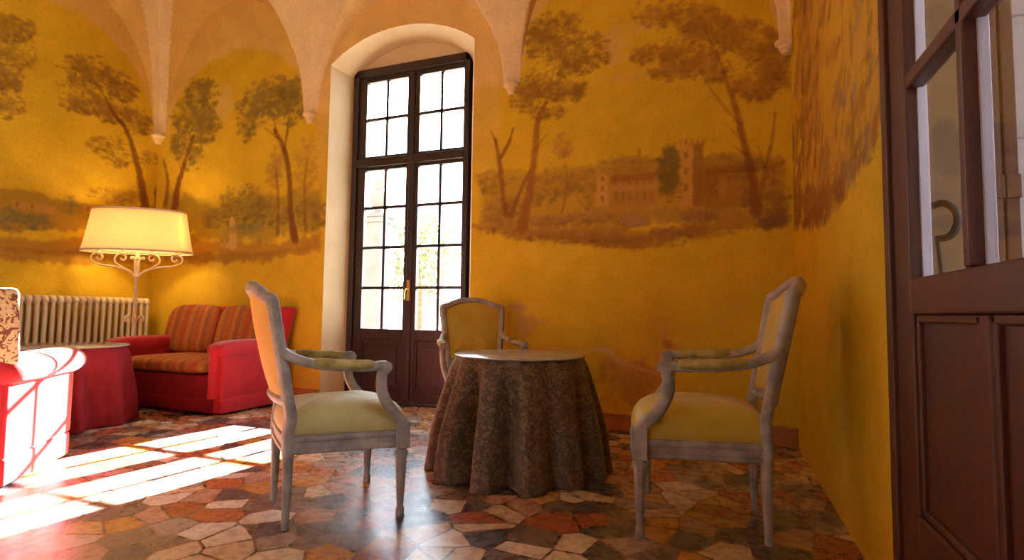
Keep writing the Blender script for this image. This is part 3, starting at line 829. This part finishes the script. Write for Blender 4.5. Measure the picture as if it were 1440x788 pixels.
mc = -2.6725 - wx
sash('leaf', LA, LB, X0 + .055, mc - .002, .022, 2.24, .685, 2.205, [1.07, 1.455, 1.84], True)
sash('leaf', RA, RB, mc + .002, X1 - .042, .022, 2.24, .685, 2.205, [1.07, 1.455, 1.84], True)
sash('fanlight', LA, LB, X0 + .055, mc - .002, 2.31, 3.135, 2.345, 3.08, [2.71])
sash('fanlight', RA, RB, mc + .002, X1 - .042, 2.31, 3.135, 2.345, 3.08, [2.71])
b = MB(); b.box(mc - .03, mc + .03, -.018, -.004, .02, 2.235); b.box(mc - .02, mc + .02, -.018, .03, 2.315, 3.13)
b.build('cover_strip', M['darkwood'], win, bevel=.006)
b = MB(); b.box(mc - .014, mc + .014, -.026, -.016, .95, 1.14); b.sweep([(mc, -.02, 1.06), (mc, -.06, 1.06), (mc - .01, -.068, 1.04), (mc - .015, -.068, .96)], .008, 8)
h = b.build('handle', M['brass'], win, smooth=40); h['label'] = 'brass lever handle'

# ------------------------------------------------------------------ glazed door in the right wall
door = struct(empty('door_1', (XR, (DQ0 + DQ1) / 2, 0)))
dy = door.location.y
Y = lambda q: q - dy
b = MB()
b.box(-.012, .06, Y(1.835), Y(1.886), 0, DTOP); b.box(-.012, .06, Y(.862), Y(.91), 0, DTOP); b.box(-.012, .06, Y(.862), Y(1.886), DTOP - .05, DTOP)
b.build('frame', M['doorwood'], door, bevel=.005)
b = MB()
b.box(0, .045, Y(1.70), Y(1.834), .01, 2.9); b.box(0, .045, Y(.912), Y(1.045), .01, 2.9)
b.box(0, .045, Y(1.045), Y(1.70), .86, .955); b.box(0, .045, Y(1.045), Y(1.70), .01, .345); b.box(0, .045, Y(1.045), Y(1.70), 2.8, 2.9)
b.box(0, .045, Y(1.338), Y(1.372), .955, 2.8); b.box(.004, .041, Y(1.28), Y(1.325), .345, .86)
for z in (1.485, 2.02, 2.55): b.box(.0, .045, Y(1.045), Y(1.70), z - .02, z + .02)
leaf = b.build('leaf', M['doorwood'], door, bevel=.007)
for (a, c) in ((1.045, 1.28), (1.325, 1.70)):
    b = MB(); b.box(.02, .032, Y(a), Y(c), .345, .86)
    b.box(.008, .03, Y(a), Y(c), .345, .365); b.box(.008, .03, Y(a), Y(c), .84, .86); b.box(.008, .03, Y(a), Y(a) + .02, .345, .86); b.box(.008, .03, Y(c) - .02, Y(c), .345, .86)
    b.build('panel', M['doorwood'], leaf, bevel=.005)
for (a, c) in ((1.045, 1.338), (1.372, 1.70)):
    for (z0, z1) in ((.955, 1.465), (1.505, 2.0), (2.04, 2.53), (2.57, 2.8)):
        b = MB(); b.box(.020, .024, Y(a) - .004, Y(c) + .004, z0 - .004, z1 + .004)
        b.build('pane', M['glass'], leaf)
b = MB()
for q0 in (1.70, 1.338):
    b.box(.026, .049 if q0 > 1.5 else .046, Y(q0) - .006, Y(q0) + .004, .955, 2.8)  # pale lilac strips over the side faces of stile and mullion
o = b.build('lilac_strip', M['lilac'], leaf, bevel=.002); o['label'] = 'pale lilac strips on stile and mullion sides'
b = MB(); b.sweep(catmull([(.105, Y(1.878), 1.175), (.13, Y(1.86), 1.18), (.152, Y(1.85), 1.155), (.156, Y(1.85), 1.12), (.14, Y(1.855), 1.085), (.11, Y(1.87), 1.078)], 6), .010, 8)
b.sweep([(.115, Y(1.868), 1.08), (.125, Y(1.868), .94)], .007, 8)
o = b.build('hook', M['iron'], door, smooth=60); o['label'] = 'black iron hook'

# outside the door: an open shutter, an ashlar wall
sh = empty('shutter', (.754, 2.25, -.1))
b = MB()
for k in range(3):
    b.box(-.055 + k * .038, -.055 + k * .038 + .034, -.30, .30, 0, 3.0)
    for z in (.45, 1.3, 2.25): b.box(-.055 + k * .038, -.055 + k * .038 + .036, -.308, -.29, z, z + .07)
b.build('folded_leaves', M['shutter'], sh, bevel=.004)
tag(sh, 'brown wooden shutter folded open outside the glazed door', 'shutter')
b = MB()
for k in range(6):
    z = -.12 + k * .62
    b.box(XR + .225, 2.35, 3.3, 3.7, z, z + .595); b.box(XR + .225, 2.35, 3.32, 3.7, z + .595, z + .62)
struct(b.build('wall_ashlar', M['stone'], bevel=.006))
b = MB(); b.box(XR + .22, 2.6, -6.2, 3.7, 3.62, 3.75)  # unseen cover added outside the door to block sky and sun
struct(b.build('roof_sky_blocker', M['tan']))
b = MB(); b.box(2.35, 2.6, -6.2, .5, -.12, 3.62); b.box(2.35, 2.6, 1.6, 3.7, -.12, 3.62); b.box(2.35, 2.6, .5, 1.6, -.12, .9); b.box(2.35, 2.6, .5, 1.6, 3.0, 3.62); b.box(XR + .22, 2.35, -6.2, -6.0, -.12, 3.62)  # unseen walls added to cut the outside light, one opening left in them
struct(b.build('wall_light_blocker', M['stone']))

# ------------------------------------------------------------------ outside the window
b = MB(); b.box(-40, 30, YB + .56, 45, -.3, -.12); b.box(XR + .23, 30, -10, YB + .56, -.3, -.12); b.box(-40, 30, -40, YF - .36, -.3, -.12)
struct(b.build('ground', M['gravel']))
gp = empty('gatepost', (-5.72, 8.1, -.12))
b = MB(); b.box(-.21, .21, -.21, .21, 0, .3); b.box(-.165, .165, -.165, .165, .3, 2.55); b.box(-.2, .2, -.2, .2, 2.55, 2.64); b.box(-.23, .23, -.23, .23, 2.64, 2.7)
b.build('shaft', M['post'], gp, bevel=.01)
b = MB(); b.lathe([(.12, 2.70), (.08, 2.74), (.06, 2.78), (.14, 2.88), (.18, 2.98), (.17, 3.06), (.11, 3.12), (.07, 3.15), (.09, 3.20), (.10, 3.26), (.07, 3.32), (.01, 3.35)], 20)
b.build('finial', M['post'], gp, smooth=50)
tag(gp, 'grey stone gatepost with a round finial seen through the left window leaf', 'gatepost')


def garden_tree(x, y, h, r, mat, label, zc=None):
    t = empty('garden_tree', (x, y, -.12))
    b = MB(); b.sweep(catmull([(0, 0, 0), (.05, .03, h * .35), (-.03, .02, h * .7)], 5), [.09 - .05 * k / 10 for k in range(11)], 8)
    b.build('trunk', M['bark'], t, smooth=60)
    b = MB(); rg = random.Random(int(x * 100))
    for _ in range(900):
        a = rg.random() * 2 * PI; ph = math.acos(2 * rg.random() - 1); rr = r * rg.random() ** .45
        p = Vector((rr * math.sin(ph) * math.cos(a), rr * math.sin(ph) * math.sin(a), h * .72 + rr * math.cos(ph) * (h * .36 / r)))
        d = Vector((rg.random() - .5, rg.random() - .5, rg.random() - .5)).normalized(); e = d.orthogonal().normalized()
        L, W = .16, .06
        f2 = d.cross(e)
        b.add([p - d * L / 2, p + e * W / 2 + f2 * .01, p + d * L / 2, p - e * W / 2 + f2 * .01], [(0, 1, 2, 3)])
    c = b.build('crown', mat, t); c['kind'] = 'stuff'
    tag(t, label, 'tree', 'trees in the garden outside')


garden_tree(-6.3, 10.5, 3.0, .95, M['leaf'], 'yellow-green tree behind the gatepost outside the window')
garden_tree(-6.0, 14.5, 3.6, .8, M['leaf'], 'slim pale tree seen through the right window leaf')
garden_tree(-5.6, 11.6, 1.25, .5, M['leaf2'], 'low grey-green bush seen at the foot of the right window leaf')

# ------------------------------------------------------------------ Louis XVI style armchairs
def back_pt(x, z, off=0.0):
    y = -.222 - max(0, z - .33) * .225 + .042 * (x / .23) ** 2
    return (x, y + off, z + off * .2)


BK_OUT = [(0, .945), (.08, .938), (.145, .918), (.19, .898), (.220, .893), (.230, .876), (.225, .79), (.214, .66), (.203, .56), (.198, .508), (.187, .494), (.10, .494), (0, .494)]
half = catmull([(x, 0, z) for x, z in BK_OUT], 4)
OUT = [(p.x, p.z) for p in half] + [(-p.x, p.z) for p in half[-2:0:-1]]


def make_chair():
    root = empty('armchair')
    P = M['chairpaint']
    for sx in (-1, 1):
        b = MB()
        b.lathe([(.013, 0), (.017, .01), (.0175, .03), (.013, .043), (.0145, .055), (.0235, .24), (.025, .25), (.029, .257), (.029, .266), (.022, .271), (.022, .277), (.029, .282)], 32, (0, 0, 0), 8, .13, (.05, .245))
        b.box(-.027, .027, -.027, .027, .282, .392)
        b.lathe([(.019, 0), (.021, .003), (.014, .006)], 16, (0, 0, 0))
        o = b.build('leg', P, root, smooth=35, loc=(sx * .255, .215, 0))
        b = MB()
        rp = [(sx * .183, -.222, 0), (sx * .183, -.220, .10), (sx * .182, -.219, .20), (sx * .182, -.220, .30)]
        b.sweep(catmull(rp, 5), [(.013 + .009 * k / 15, .013 + .009 * k / 15) for k in range(16)], 12, squar=.8)
        rp = [(sx * .182, -.220, .28), (sx * .184, -.224, .36), back_pt(sx * .19, .43), back_pt(sx * .197, .50)]
        b.sweep(catmull(rp, 5), [(.024, .02)] * 16, 12, squar=.55)
        b.build('leg', P, root, smooth=45)
    # seat rail with mouldings
    sp = [(0, .262), (.10, .258), (.19, .246), (.262, .222), (.262, .20), (.245, .10), (.222, -.05), (.198, -.20), (.188, -.232), (.10, -.236), (0, -.238)]
    hf = catmull([(x, y, 0) for x, y in sp], 5)
    ol = [Vector((p.x, p.y)) for p in hf] + [Vector((-p.x, p.y)) for p in hf[-2:0:-1]]
    n = len(ol)
    nrm = []
    for i in range(n):
        t = ol[(i + 1) % n] - ol[i - 1]; q = Vector((t.y, -t.x))
        if q.dot(ol[i]) < 0: q = -q
        nrm.append(q.normalized())
    prof = [(-.022, .285), (.0, .285), (.005, .290), (.005, .303), (-.002, .307), (-.002, .328), (.004, .333), (.006, .342), (.004, .352), (-.003, .357), (-.022, .357)]
    b = MB()
    b.rings([[(ol[i].x + nrm[i].x * d, ol[i].y + nrm[i].y * d, z) for i in range(n)] for d, z in prof], False, False)
    b.build('seat_rail', P, root, smooth=40)
    b = MB()
    rg = []
    for t, z in ((.975, .35), (1.0, .365), (1.005, .385), (.995, .405), (.965, .424), (.91, .441), (.81, .457), (.66, .470), (.45, .480), (.25, .485), (.08, .487)):
        rg.append([(p.x * t, (p.y - .01) * t + .01, z + .004 * math.sin(9 * p.x + 5 * p.y)) for p in ol])
    b.rings(rg)
    b.build('seat', M['silk'], root, smooth=180)
    # back frame
    path = [back_pt(x, z) for x, z in OUT]
    b = MB(); b.sweep(path, [(.023, .019)] * len(path), 12, True, (0, -1, 0), .6)
    b.sweep([back_pt(x * .955, .72 + (z - .72) * .955, .014) for x, z in OUT], [(.006, .008)] * len(path), 8, True, (0, -1, 0))
    b.build('back_frame', P, root, smooth=50)
    # upholstered back, front and rear face
    def pan(off, bulge):
        r = []
        for t in (.93, .9, .8, .65, .45, .25, .08):
            k = bulge * (1 - (t / .93) ** 2.5) + off
            r.append([back_pt(x * t, .72 + (z - .72) * t, k) for x, z in OUT])
        return r
    b = MB(); b.rings(pan(.008, .035), False, True); b.build('backrest', M['silk'], root, smooth=180)
    b = MB(); b.rings(pan(-.008, -.012), False, True); b.build('back_cover', M['backsilk'], root, smooth=180)
    for sx in (-1, 1):
        b = MB()
        a = [back_pt(sx * .215, .705), (sx * .232, -.235, .672), (sx * .258, -.15, .642), (sx * .278, -.03, .628), (sx * .286, .06, .625), (sx * .288, .105, .630), (sx * .288, .13, .628)]
        pa = catmull(a, 5)
        b.sweep(pa, [(.021, .018)] * len(pa), 12, squar=.7)
        b.sweep([(sx * (.288 - .021), .125, .622), (sx * (.288 + .021), .125, .622)], .025, 18)            # scroll
        b.sweep([(sx * (.288 - .025), .125, .622), (sx * (.288 + .025), .125, .622)], .010, 12)
        ps = catmull([(sx * .287, .118, .61), (sx * .287, .112, .565), (sx * .284, .118, .52), (sx * .278, .145, .465), (sx * .268, .185, .42), (sx * .258, .215, .39), (sx * .256, .218, .365)], 5)
        b.sweep(ps, [(.020, .022)] * 6 + [(.020, .022)] * (len(ps) - 6), 12, squar=.7)
        o = b.build('arm', P, root, smooth=50)
        b = MB()
        pp = catmull([(sx * .258, -.155, .648), (sx * .272, -.06, .637), (sx * .282, .025, .634), (sx * .286, .085, .632)], 6)
        m = len(pp) - 1
        b.sweep(pp, [(.033 * (max(.02, 1 - abs(2 * k / m - 1) ** 6)) ** .5, .021 * (max(.02, 1 - abs(2 * k / m - 1) ** 6)) ** .5) for k in range(m + 1)], 14)
        b.build('arm_pad', M['pad'], o, smooth=180)
    return root


def place(o, x, y, f):
    o.location = (x, y, 0); o.rotation_euler = (0, 0, math.atan2(f[1], f[0]) - PI / 2)


def reupholster(root, frm, to):
    for c in [x for x in COL.objects if x.parent == root and x.type == 'MESH' and x.data.materials[0] == frm]:
        c.data = c.data.copy(); c.data.materials[0] = to


GR = 'painted armchairs round the skirted table'
ch = make_chair()
ch2 = copy_tree(ch); ch3 = copy_tree(ch)
reupholster(ch2, M['silk'], M['mustard']); reupholster(ch3, M['silk'], M['mustard'])
place(ch, -1.585, 1.975, (.626, .78)); tag(ch, 'grey painted armchair with a pale sage seat, its back to the sunlit floor', 'armchair', GR)
place(ch2, -.085, 2.445, (-.997, -.07)); ch2.scale = (1.05, 1.06, 1.05); tag(ch2, 'grey painted armchair with a mustard seat, standing close to the right wall', 'armchair', GR)
place(ch3, -1.59, 3.52, (.60, -.80)); tag(ch3, 'armchair with a yellow back standing behind the table near the window', 'armchair', GR)


# ------------------------------------------------------------------ skirted round tables
def skirt(name, mat, x, y, rt, rb, h, folds, amp, seed, label):
    rg = random.Random(seed)
    ph = [rg.random() * 6.28 for _ in range(4)]
    n = 240
    def fold(a):
        w = a + .09 * math.sin(2 * a + ph[0]) + .06 * math.sin(3 * a + ph[1])
        v = math.cos(folds * w + ph[2])
        v = math.copysign(abs(v) ** .8, v)
        return (v + .25 * math.cos(2 * folds * w + ph[3])) * (.8 + .35 * math.sin(2 * a + ph[1]) + .2 * math.sin(5 * a + ph[0]))
    rings = []
    for z, t in ((1, -1), (1, -.6), (1, -.2), (1, 0)):
        rr = rt * (1 + t * .9) if t < 0 else rt
        rings.append([(rr * math.cos(2 * PI * k / n), rr * math.sin(2 * PI * k / n), h) for k in range(n)])
    m = 26
    for j in range(m + 1):
        t = j / m
        rr = []
        for k in range(n):
            a = 2 * PI * k / n
            r = rt + .008 * min(1, t * 12) + (rb - rt) * t ** .9 + amp * fold(a) * min(1, t * 1.6) ** .8
            z = h * (1 - t) - .006 * min(1, t * 10) * (1 - t)
            rr.append((r * math.cos(a), r * math.sin(a), max(.003, z)))
        rings.append(rr)
    b = MB(); b.rings(rings, True, False)
    o = b.build(name, mat, smooth=70, loc=(x, y, 0))
    m = o.modifiers.new('solid', 'SOLIDIFY'); m.thickness = .003; m.offset = -1
    return tag(o, label, 'tablecloth')


skirt('tablecloth', M['damask'], -1.045, 2.85, .352, .448, .612, 12, .072, 8, 'brown damask cloth draped to the floor over the round table between the armchairs')
b = MB(); b.lathe([(.360, .0), (.364, .002), (.364, .007), (.361, .009)], 96)
tag(b.build('glass_top', M['glasstop'], smooth=40, loc=(-1.045, 2.85, .6135)), 'round glass sheet lying on the brown damask cloth', 'glass top')
skirt('tablecloth', M['redcloth'], -4.50, 2.52, .39, .450, .560, 11, .055, 3, 'red cloth draped to the floor over the round table by the sofa')
b = MB(); b.lathe([(.408, .0), (.412, .002), (.412, .007), (.409, .009)], 96)
tag(b.build('glass_top', M['glasstop'], smooth=40, loc=(-4.50, 2.52, .5615)), 'round glass sheet lying on the red tablecloth', 'glass top')

# ------------------------------------------------------------------ two-seat sofa
sofa = empty('sofa', (-4.39, 3.575, 0), math.radians(1.0))
W, D = .63, .40
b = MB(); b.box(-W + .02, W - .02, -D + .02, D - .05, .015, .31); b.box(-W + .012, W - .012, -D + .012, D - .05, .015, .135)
b.build('base', M['redvelvet_shaded'], sofa, bevel=.018, segs=3)
b = MB(); b.cushion(-W + .12, W - .12, -D - .005, D - .14, .30, .445, 9, 3.2); b.build('seat_cushion', M['stripe'], sofa, smooth=180)
b = MB()
b.add([(-W + .08, D - .19, .15), (W - .08, D - .19, .15), (W - .08, D - .02, .15), (-W + .08, D - .02, .15), (-W - .07, D - .13, .88), (W + .11, D - .13, .88), (W + .11, D, .88), (-W - .07, D, .88)],
      [(3, 2, 1, 0), (4, 5, 6, 7), (0, 1, 5, 4), (1, 2, 6, 5), (2, 3, 7, 6), (3, 0, 4, 7)])
b.build('backrest', M['redvelvet'], sofa, bevel=.04, segs=4)
for k in (-1, 1):
    b = MB(); c = k * .325
    b.cushion(c - .322, c + .322, -.085, .085, -.235, .235, 8, 4.0)
    o = b.build('back_cushion', M['stripe'], sofa, smooth=180, loc=(0, D - .19, .655)); o.rotation_euler = (math.radians(-14), 0, 0)
for k in (-1, 1):
    x0, x1 = (k * (W + .06), k * (W - .10)) if k < 0 else (k * (W - .10), k * (W + .06))
    b = MB()
    b.box(x0 + .01, x1 - .01, -D + .03, D - .04, .015, .50)
    b.box(x0, x1, -D + .02, D - .04, .015, .135)
    o = b.build('arm', M['redvelvet'], sofa, bevel=.015, segs=3)
    b = MB(); b.cushion(x0 - .012, x1 + .012, -D - .005, D - .06, .445, .595, 9, 3.0, 40, 16); b.build('arm_pad', M['redvelvet'], o, smooth=180)
    b = MB(); xc = x1 - .045 if k > 0 else x0 + .045
    b.sweep([((x0 + x1) / 2, -D + .025, z) for z in (.135, .14, .3, .50, .545, .56)], [(.052, .04)] * 4 + [(.045, .034), (.02, .015)], 16)
    b.build('front_roll', M['redvelvet'], o, smooth=60)
tag(sofa, 'red velvet two-seat sofa with striped cushions against the far wall', 'sofa')

# ------------------------------------------------------------------ red easy chair, sunlit on its side
fx, fy = -.62, .785
ec = empty('easy_chair', (0, 0, 0))
# local frame: x right, y forward; the outer right side runs from rear (-3.09,1.53) to front (-3.49,2.04)
R = Vector((fy, -fx)); Fv = Vector((fx, fy))
mid = Vector((-3.29, 1.785)); org = mid - R * .42
ec.location = (org.x, org.y, 0); ec.rotation_euler = (0, 0, math.atan2(fy, fx) - PI / 2)
b = MB(); b.box(-.34, .34, -.32, .30, .015, .32); b.build('base', M['redvelvet'], ec, bevel=.02, segs=3)
b = MB(); b.cushion(-.29, .29, -.20, .36, .31, .46, 8, 3.2); b.build('seat_cushion', M['stripe'], ec, smooth=180)
b = MB()
b.box(-.40, .40, -.345, -.18, .02, .585)
b.build('back_base', M['redvelvet'], ec, bevel=.03, segs=4)
b = MB()
b.add([(-.462, -.345, .575), (.462, -.345, .575), (.392, -.22, .575), (-.392, -.22, .575), (-.455, -.375, .935), (.455, -.375, .935), (.385, -.25, .935), (-.385, -.25, .935)],
      [(3, 2, 1, 0), (4, 5, 6, 7), (0, 1, 5, 4), (1, 2, 6, 5), (2, 3, 7, 6), (3, 0, 4, 7)])
b.build('backrest', M['leopard'], ec, bevel=.022, segs=3)
for k in (-1, 1):
    b = MB()
    x0, x1 = (.30, .415) if k > 0 else (-.415, -.30)
    b.box(x0, x1, -.325, .315, .14, .52); b.box(x0, x1 + (.004 if k > 0 else 0), -.325, .30, .015, .14)
    o = b.build('arm', M['redvelvet'], ec, bevel=.012, segs=3)
    b = MB(); xm = k * .365
    ys = [-.35, -.345, -.33, -.28, -.1, .1, .28, .345, .375, .385]
    rs = [.2, .6, .85, 1, 1, 1, 1, .9, .6, .2]
    b.sweep([(xm, yv, .545) for yv in ys], [(.105 * r, .078 * r) for r in rs], 24)
    b.build('arm_roll', M['redvelvet'], o, smooth=80)
tag(ec, 'red easy chair with a mottled tapestry back and sunlight on its side', 'armchair')

# ------------------------------------------------------------------ radiator on the left wall
rad = empty('radiator', (XL + .12, 2.60, 0))
for k in range(22):
    b = MB(); yk = k * .0605
    b.sweep([(-.055, yk, .17), (-.055, yk, .24), (-.055, yk, .86), (-.055, yk, .93)], [(.0165, .022)] * 4, 10)
    b.sweep([(.045, yk, .17), (.045, yk, .24), (.045, yk, .86), (.045, yk, .93)], [(.0165, .022)] * 4, 10)
    for z in (.17, .91): b.cushion(-.075, .07, yk - .026, yk + .026, z - .045, z + .045, 4, 2.4, 16, 8)
    b.build('radiator_section', M['radiator'], rad, smooth=60)
for yk in (.03, 1.18):
    b = MB(); b.box(-.05, .04, yk - .015, yk + .015, 0, .14); b.build('foot', M['radiator'], rad, bevel=.004)
tag(rad, 'cream column radiator along the left wall behind the red table', 'radiator')

# ------------------------------------------------------------------ floor lamp
LX, LY = -5.22, 3.52
lamp = empty('floor_lamp', (LX, LY, 0), math.atan2(.54, .84))
I = M['lampiron']
b = MB(); b.lathe([(.16, 0), (.165, .012), (.14, .022), (.06, .04), (.035, .07), (.022, .10)], 32); b.build('base', I, lamp, smooth=40)
b = MB(); b.lathe([(.017, .09), (.017, .70), (.026, .71), (.026, .73), (.016, .74), (.016, 1.13), (.024, 1.14), (.028, 1.155), (.02, 1.17), (.024, 1.20), (.026, 1.32), (.018, 1.34)], 20); b.build('pole', I, lamp, smooth=40)
b = MB()
for k in range(6):
    a = k * PI / 3
    p = [(.015 * math.cos(a), .015 * math.sin(a), .73), (.06 * math.cos(a), .06 * math.sin(a), .775), (.085 * math.cos(a), .085 * math.sin(a), .75), (.07 * math.cos(a), .07 * math.sin(a), .72), (.055 * math.cos(a), .055 * math.sin(a), .735)]
    b.sweep(catmull(p, 5), .008, 8)
b.build('rosette', I, lamp, smooth=60)
b = MB()
for k in range(6):
    a = k * PI / 3
    b.sweep(catmull([(.01 * math.cos(a), .01 * math.sin(a), 1.30), (.05 * math.cos(a), .05 * math.sin(a), 1.335), (.055 * math.cos(a), .055 * math.sin(a), 1.315)], 5), .010, 8)
b.lathe([(.02, 1.32), (.022, 1.34), (.012, 1.37), (.003, 1.39)], 16)
b.build('leaf_finial', I, lamp, smooth=60)
for d in (-.33, -.125, .125, .33):
    k = 1 if d > 0 else -1; e = abs(d)
    b = MB()
    if e > .2: pts = [(0, 0, 1.14), (.08, 0, 1.205), (.18, 0, 1.24), (.30, 0, 1.255), (.385, 0, 1.29), (.385, 0, 1.345), (.34, 0, 1.365), (.30, 0, 1.34), (.31, 0, 1.305), (.34, 0, 1.31), (.345, 0, 1.33)]
    else: pts = [(0, 0, 1.14), (.06, 0, 1.20), (.14, 0, 1.245), (.19, 0, 1.29), (.18, 0, 1.345), (.135, 0, 1.362), (.10, 0, 1.335), (.115, 0, 1.305), (.14, 0, 1.315), (.14, 0, 1.33)]
    b.sweep(catmull([(k * x, y, z) for x, y, z in pts], 6), .0085, 8)
    o = b.build('scroll_arm', I, lamp, smooth=60)
    b = MB(); b.lathe([(.012, 1.35), (.032, 1.362), (.034, 1.372), (.014, 1.378), (.013, 1.45)], 16, (d, 0, 0)); b.build('socket', I, o, smooth=40)
    b = MB(); b.lathe([(.008, 1.452), (.02, 1.475), (.026, 1.505), (.018, 1.54), (.004, 1.56)], 16, (d, 0, 0)); b.build('bulb', M['bulb'], o, smooth=60)
b = MB()
b.sweep([(0, 0, 1.33), (0, 0, 1.74)], .007, 8)
for a in (0, PI / 2): b.sweep([(-.39 * math.cos(a), -.17 * math.sin(a), 1.735), (.39 * math.cos(a), .17 * math.sin(a), 1.735)], .004, 6)
b.build('shade_carrier', I, lamp)
b = MB(); n = 72
rg = []
for t in [i / 10 for i in range(11)]:
    ax = .48 + (.405 - .48) * t ** .8; bx = .225 + (.18 - .225) * t ** .8; z = 1.385 + .40 * t
    rg.append([(ax * math.cos(2 * PI * k / n), bx * math.sin(2 * PI * k / n), z) for k in range(n)])
b.rings(rg, False, False)
o = b.build('lamp_shade', M['shade'], lamp, smooth=180, solid=.003)
b = MB()
for z, ax, bx in ((1.388, .482, .227), (1.783, .407, .182)):
    b.sweep([(ax * math.cos(2 * PI * k / n), bx * math.sin(2 * PI * k / n), z) for k in range(n)], [(.004, .009)] * n, 8, True)
b.build('shade_trim', M['lampiron'], o, smooth=60)
tag(lamp, 'ivory iron floor lamp with a wide lit oval shade in the left corner', 'floor lamp')
for d in (-.33, -.125, .125, .33):
    l = bpy.data.lights.new('bulb_light', 'POINT'); l.energy = 12; l.color = (1.0, .66, .26); l.shadow_soft_size = .03
    o = bpy.data.objects.new('bulb_light', l); COL.objects.link(o); o.parent = lamp; o.location = (d, 0, 1.60)

# ------------------------------------------------------------------ light
sun = bpy.data.lights.new('sun', 'SUN'); sun.energy = 380; sun.angle = math.radians(.53); sun.color = (1.0, .97, .90)
so = bpy.data.objects.new('sun', sun); COL.objects.link(so)
so.rotation_euler = Vector((-.105, -1, -.533)).to_track_quat('-Z', 'Y').to_euler()
w = bpy.data.worlds.new('world'); scene.world = w; w.use_nodes = True
bg = w.node_tree.nodes['Background']; bg.inputs[0].default_value = (.74, .86, 1.0, 1); bg.inputs[1].default_value = 24.0
# ------------------------------------------------------------------ camera
cam = bpy.data.cameras.new('camera'); co = bpy.data.objects.new('camera', cam); COL.objects.link(co)
cam.sensor_fit = 'HORIZONTAL'; cam.sensor_width = 36; cam.lens = F_PX / 1440 * 36; cam.clip_start = .02
Rv = Vector((math.cos(YAW), math.sin(YAW), 0))
Fw = Vector((-math.sin(YAW) * math.cos(PITCH), math.cos(YAW) * math.cos(PITCH), math.sin(PITCH)))
Uv = Rv.cross(Fw)
c, s = math.cos(ROLL), math.sin(ROLL)
r2 = Rv * c + Uv * s; u2 = Uv * c - Rv * s
mt = Matrix((r2, u2, -Fw)).transposed().to_4x4(); mt.translation = (0, 0, CAM_H)
co.matrix_world = mt
scene.camera = co

vs = scene.view_settings
vs.view_transform = 'Standard'; vs.look = 'None'; vs.exposure = -0.95; vs.gamma = 1
try: vs.use_curve_mapping = False
except Exception: pass
scene.cycles.max_bounces = 10; scene.cycles.diffuse_bounces = 6; scene.cycles.transparent_max_bounces = 12
scene.cycles.sample_clamp_indirect = 8
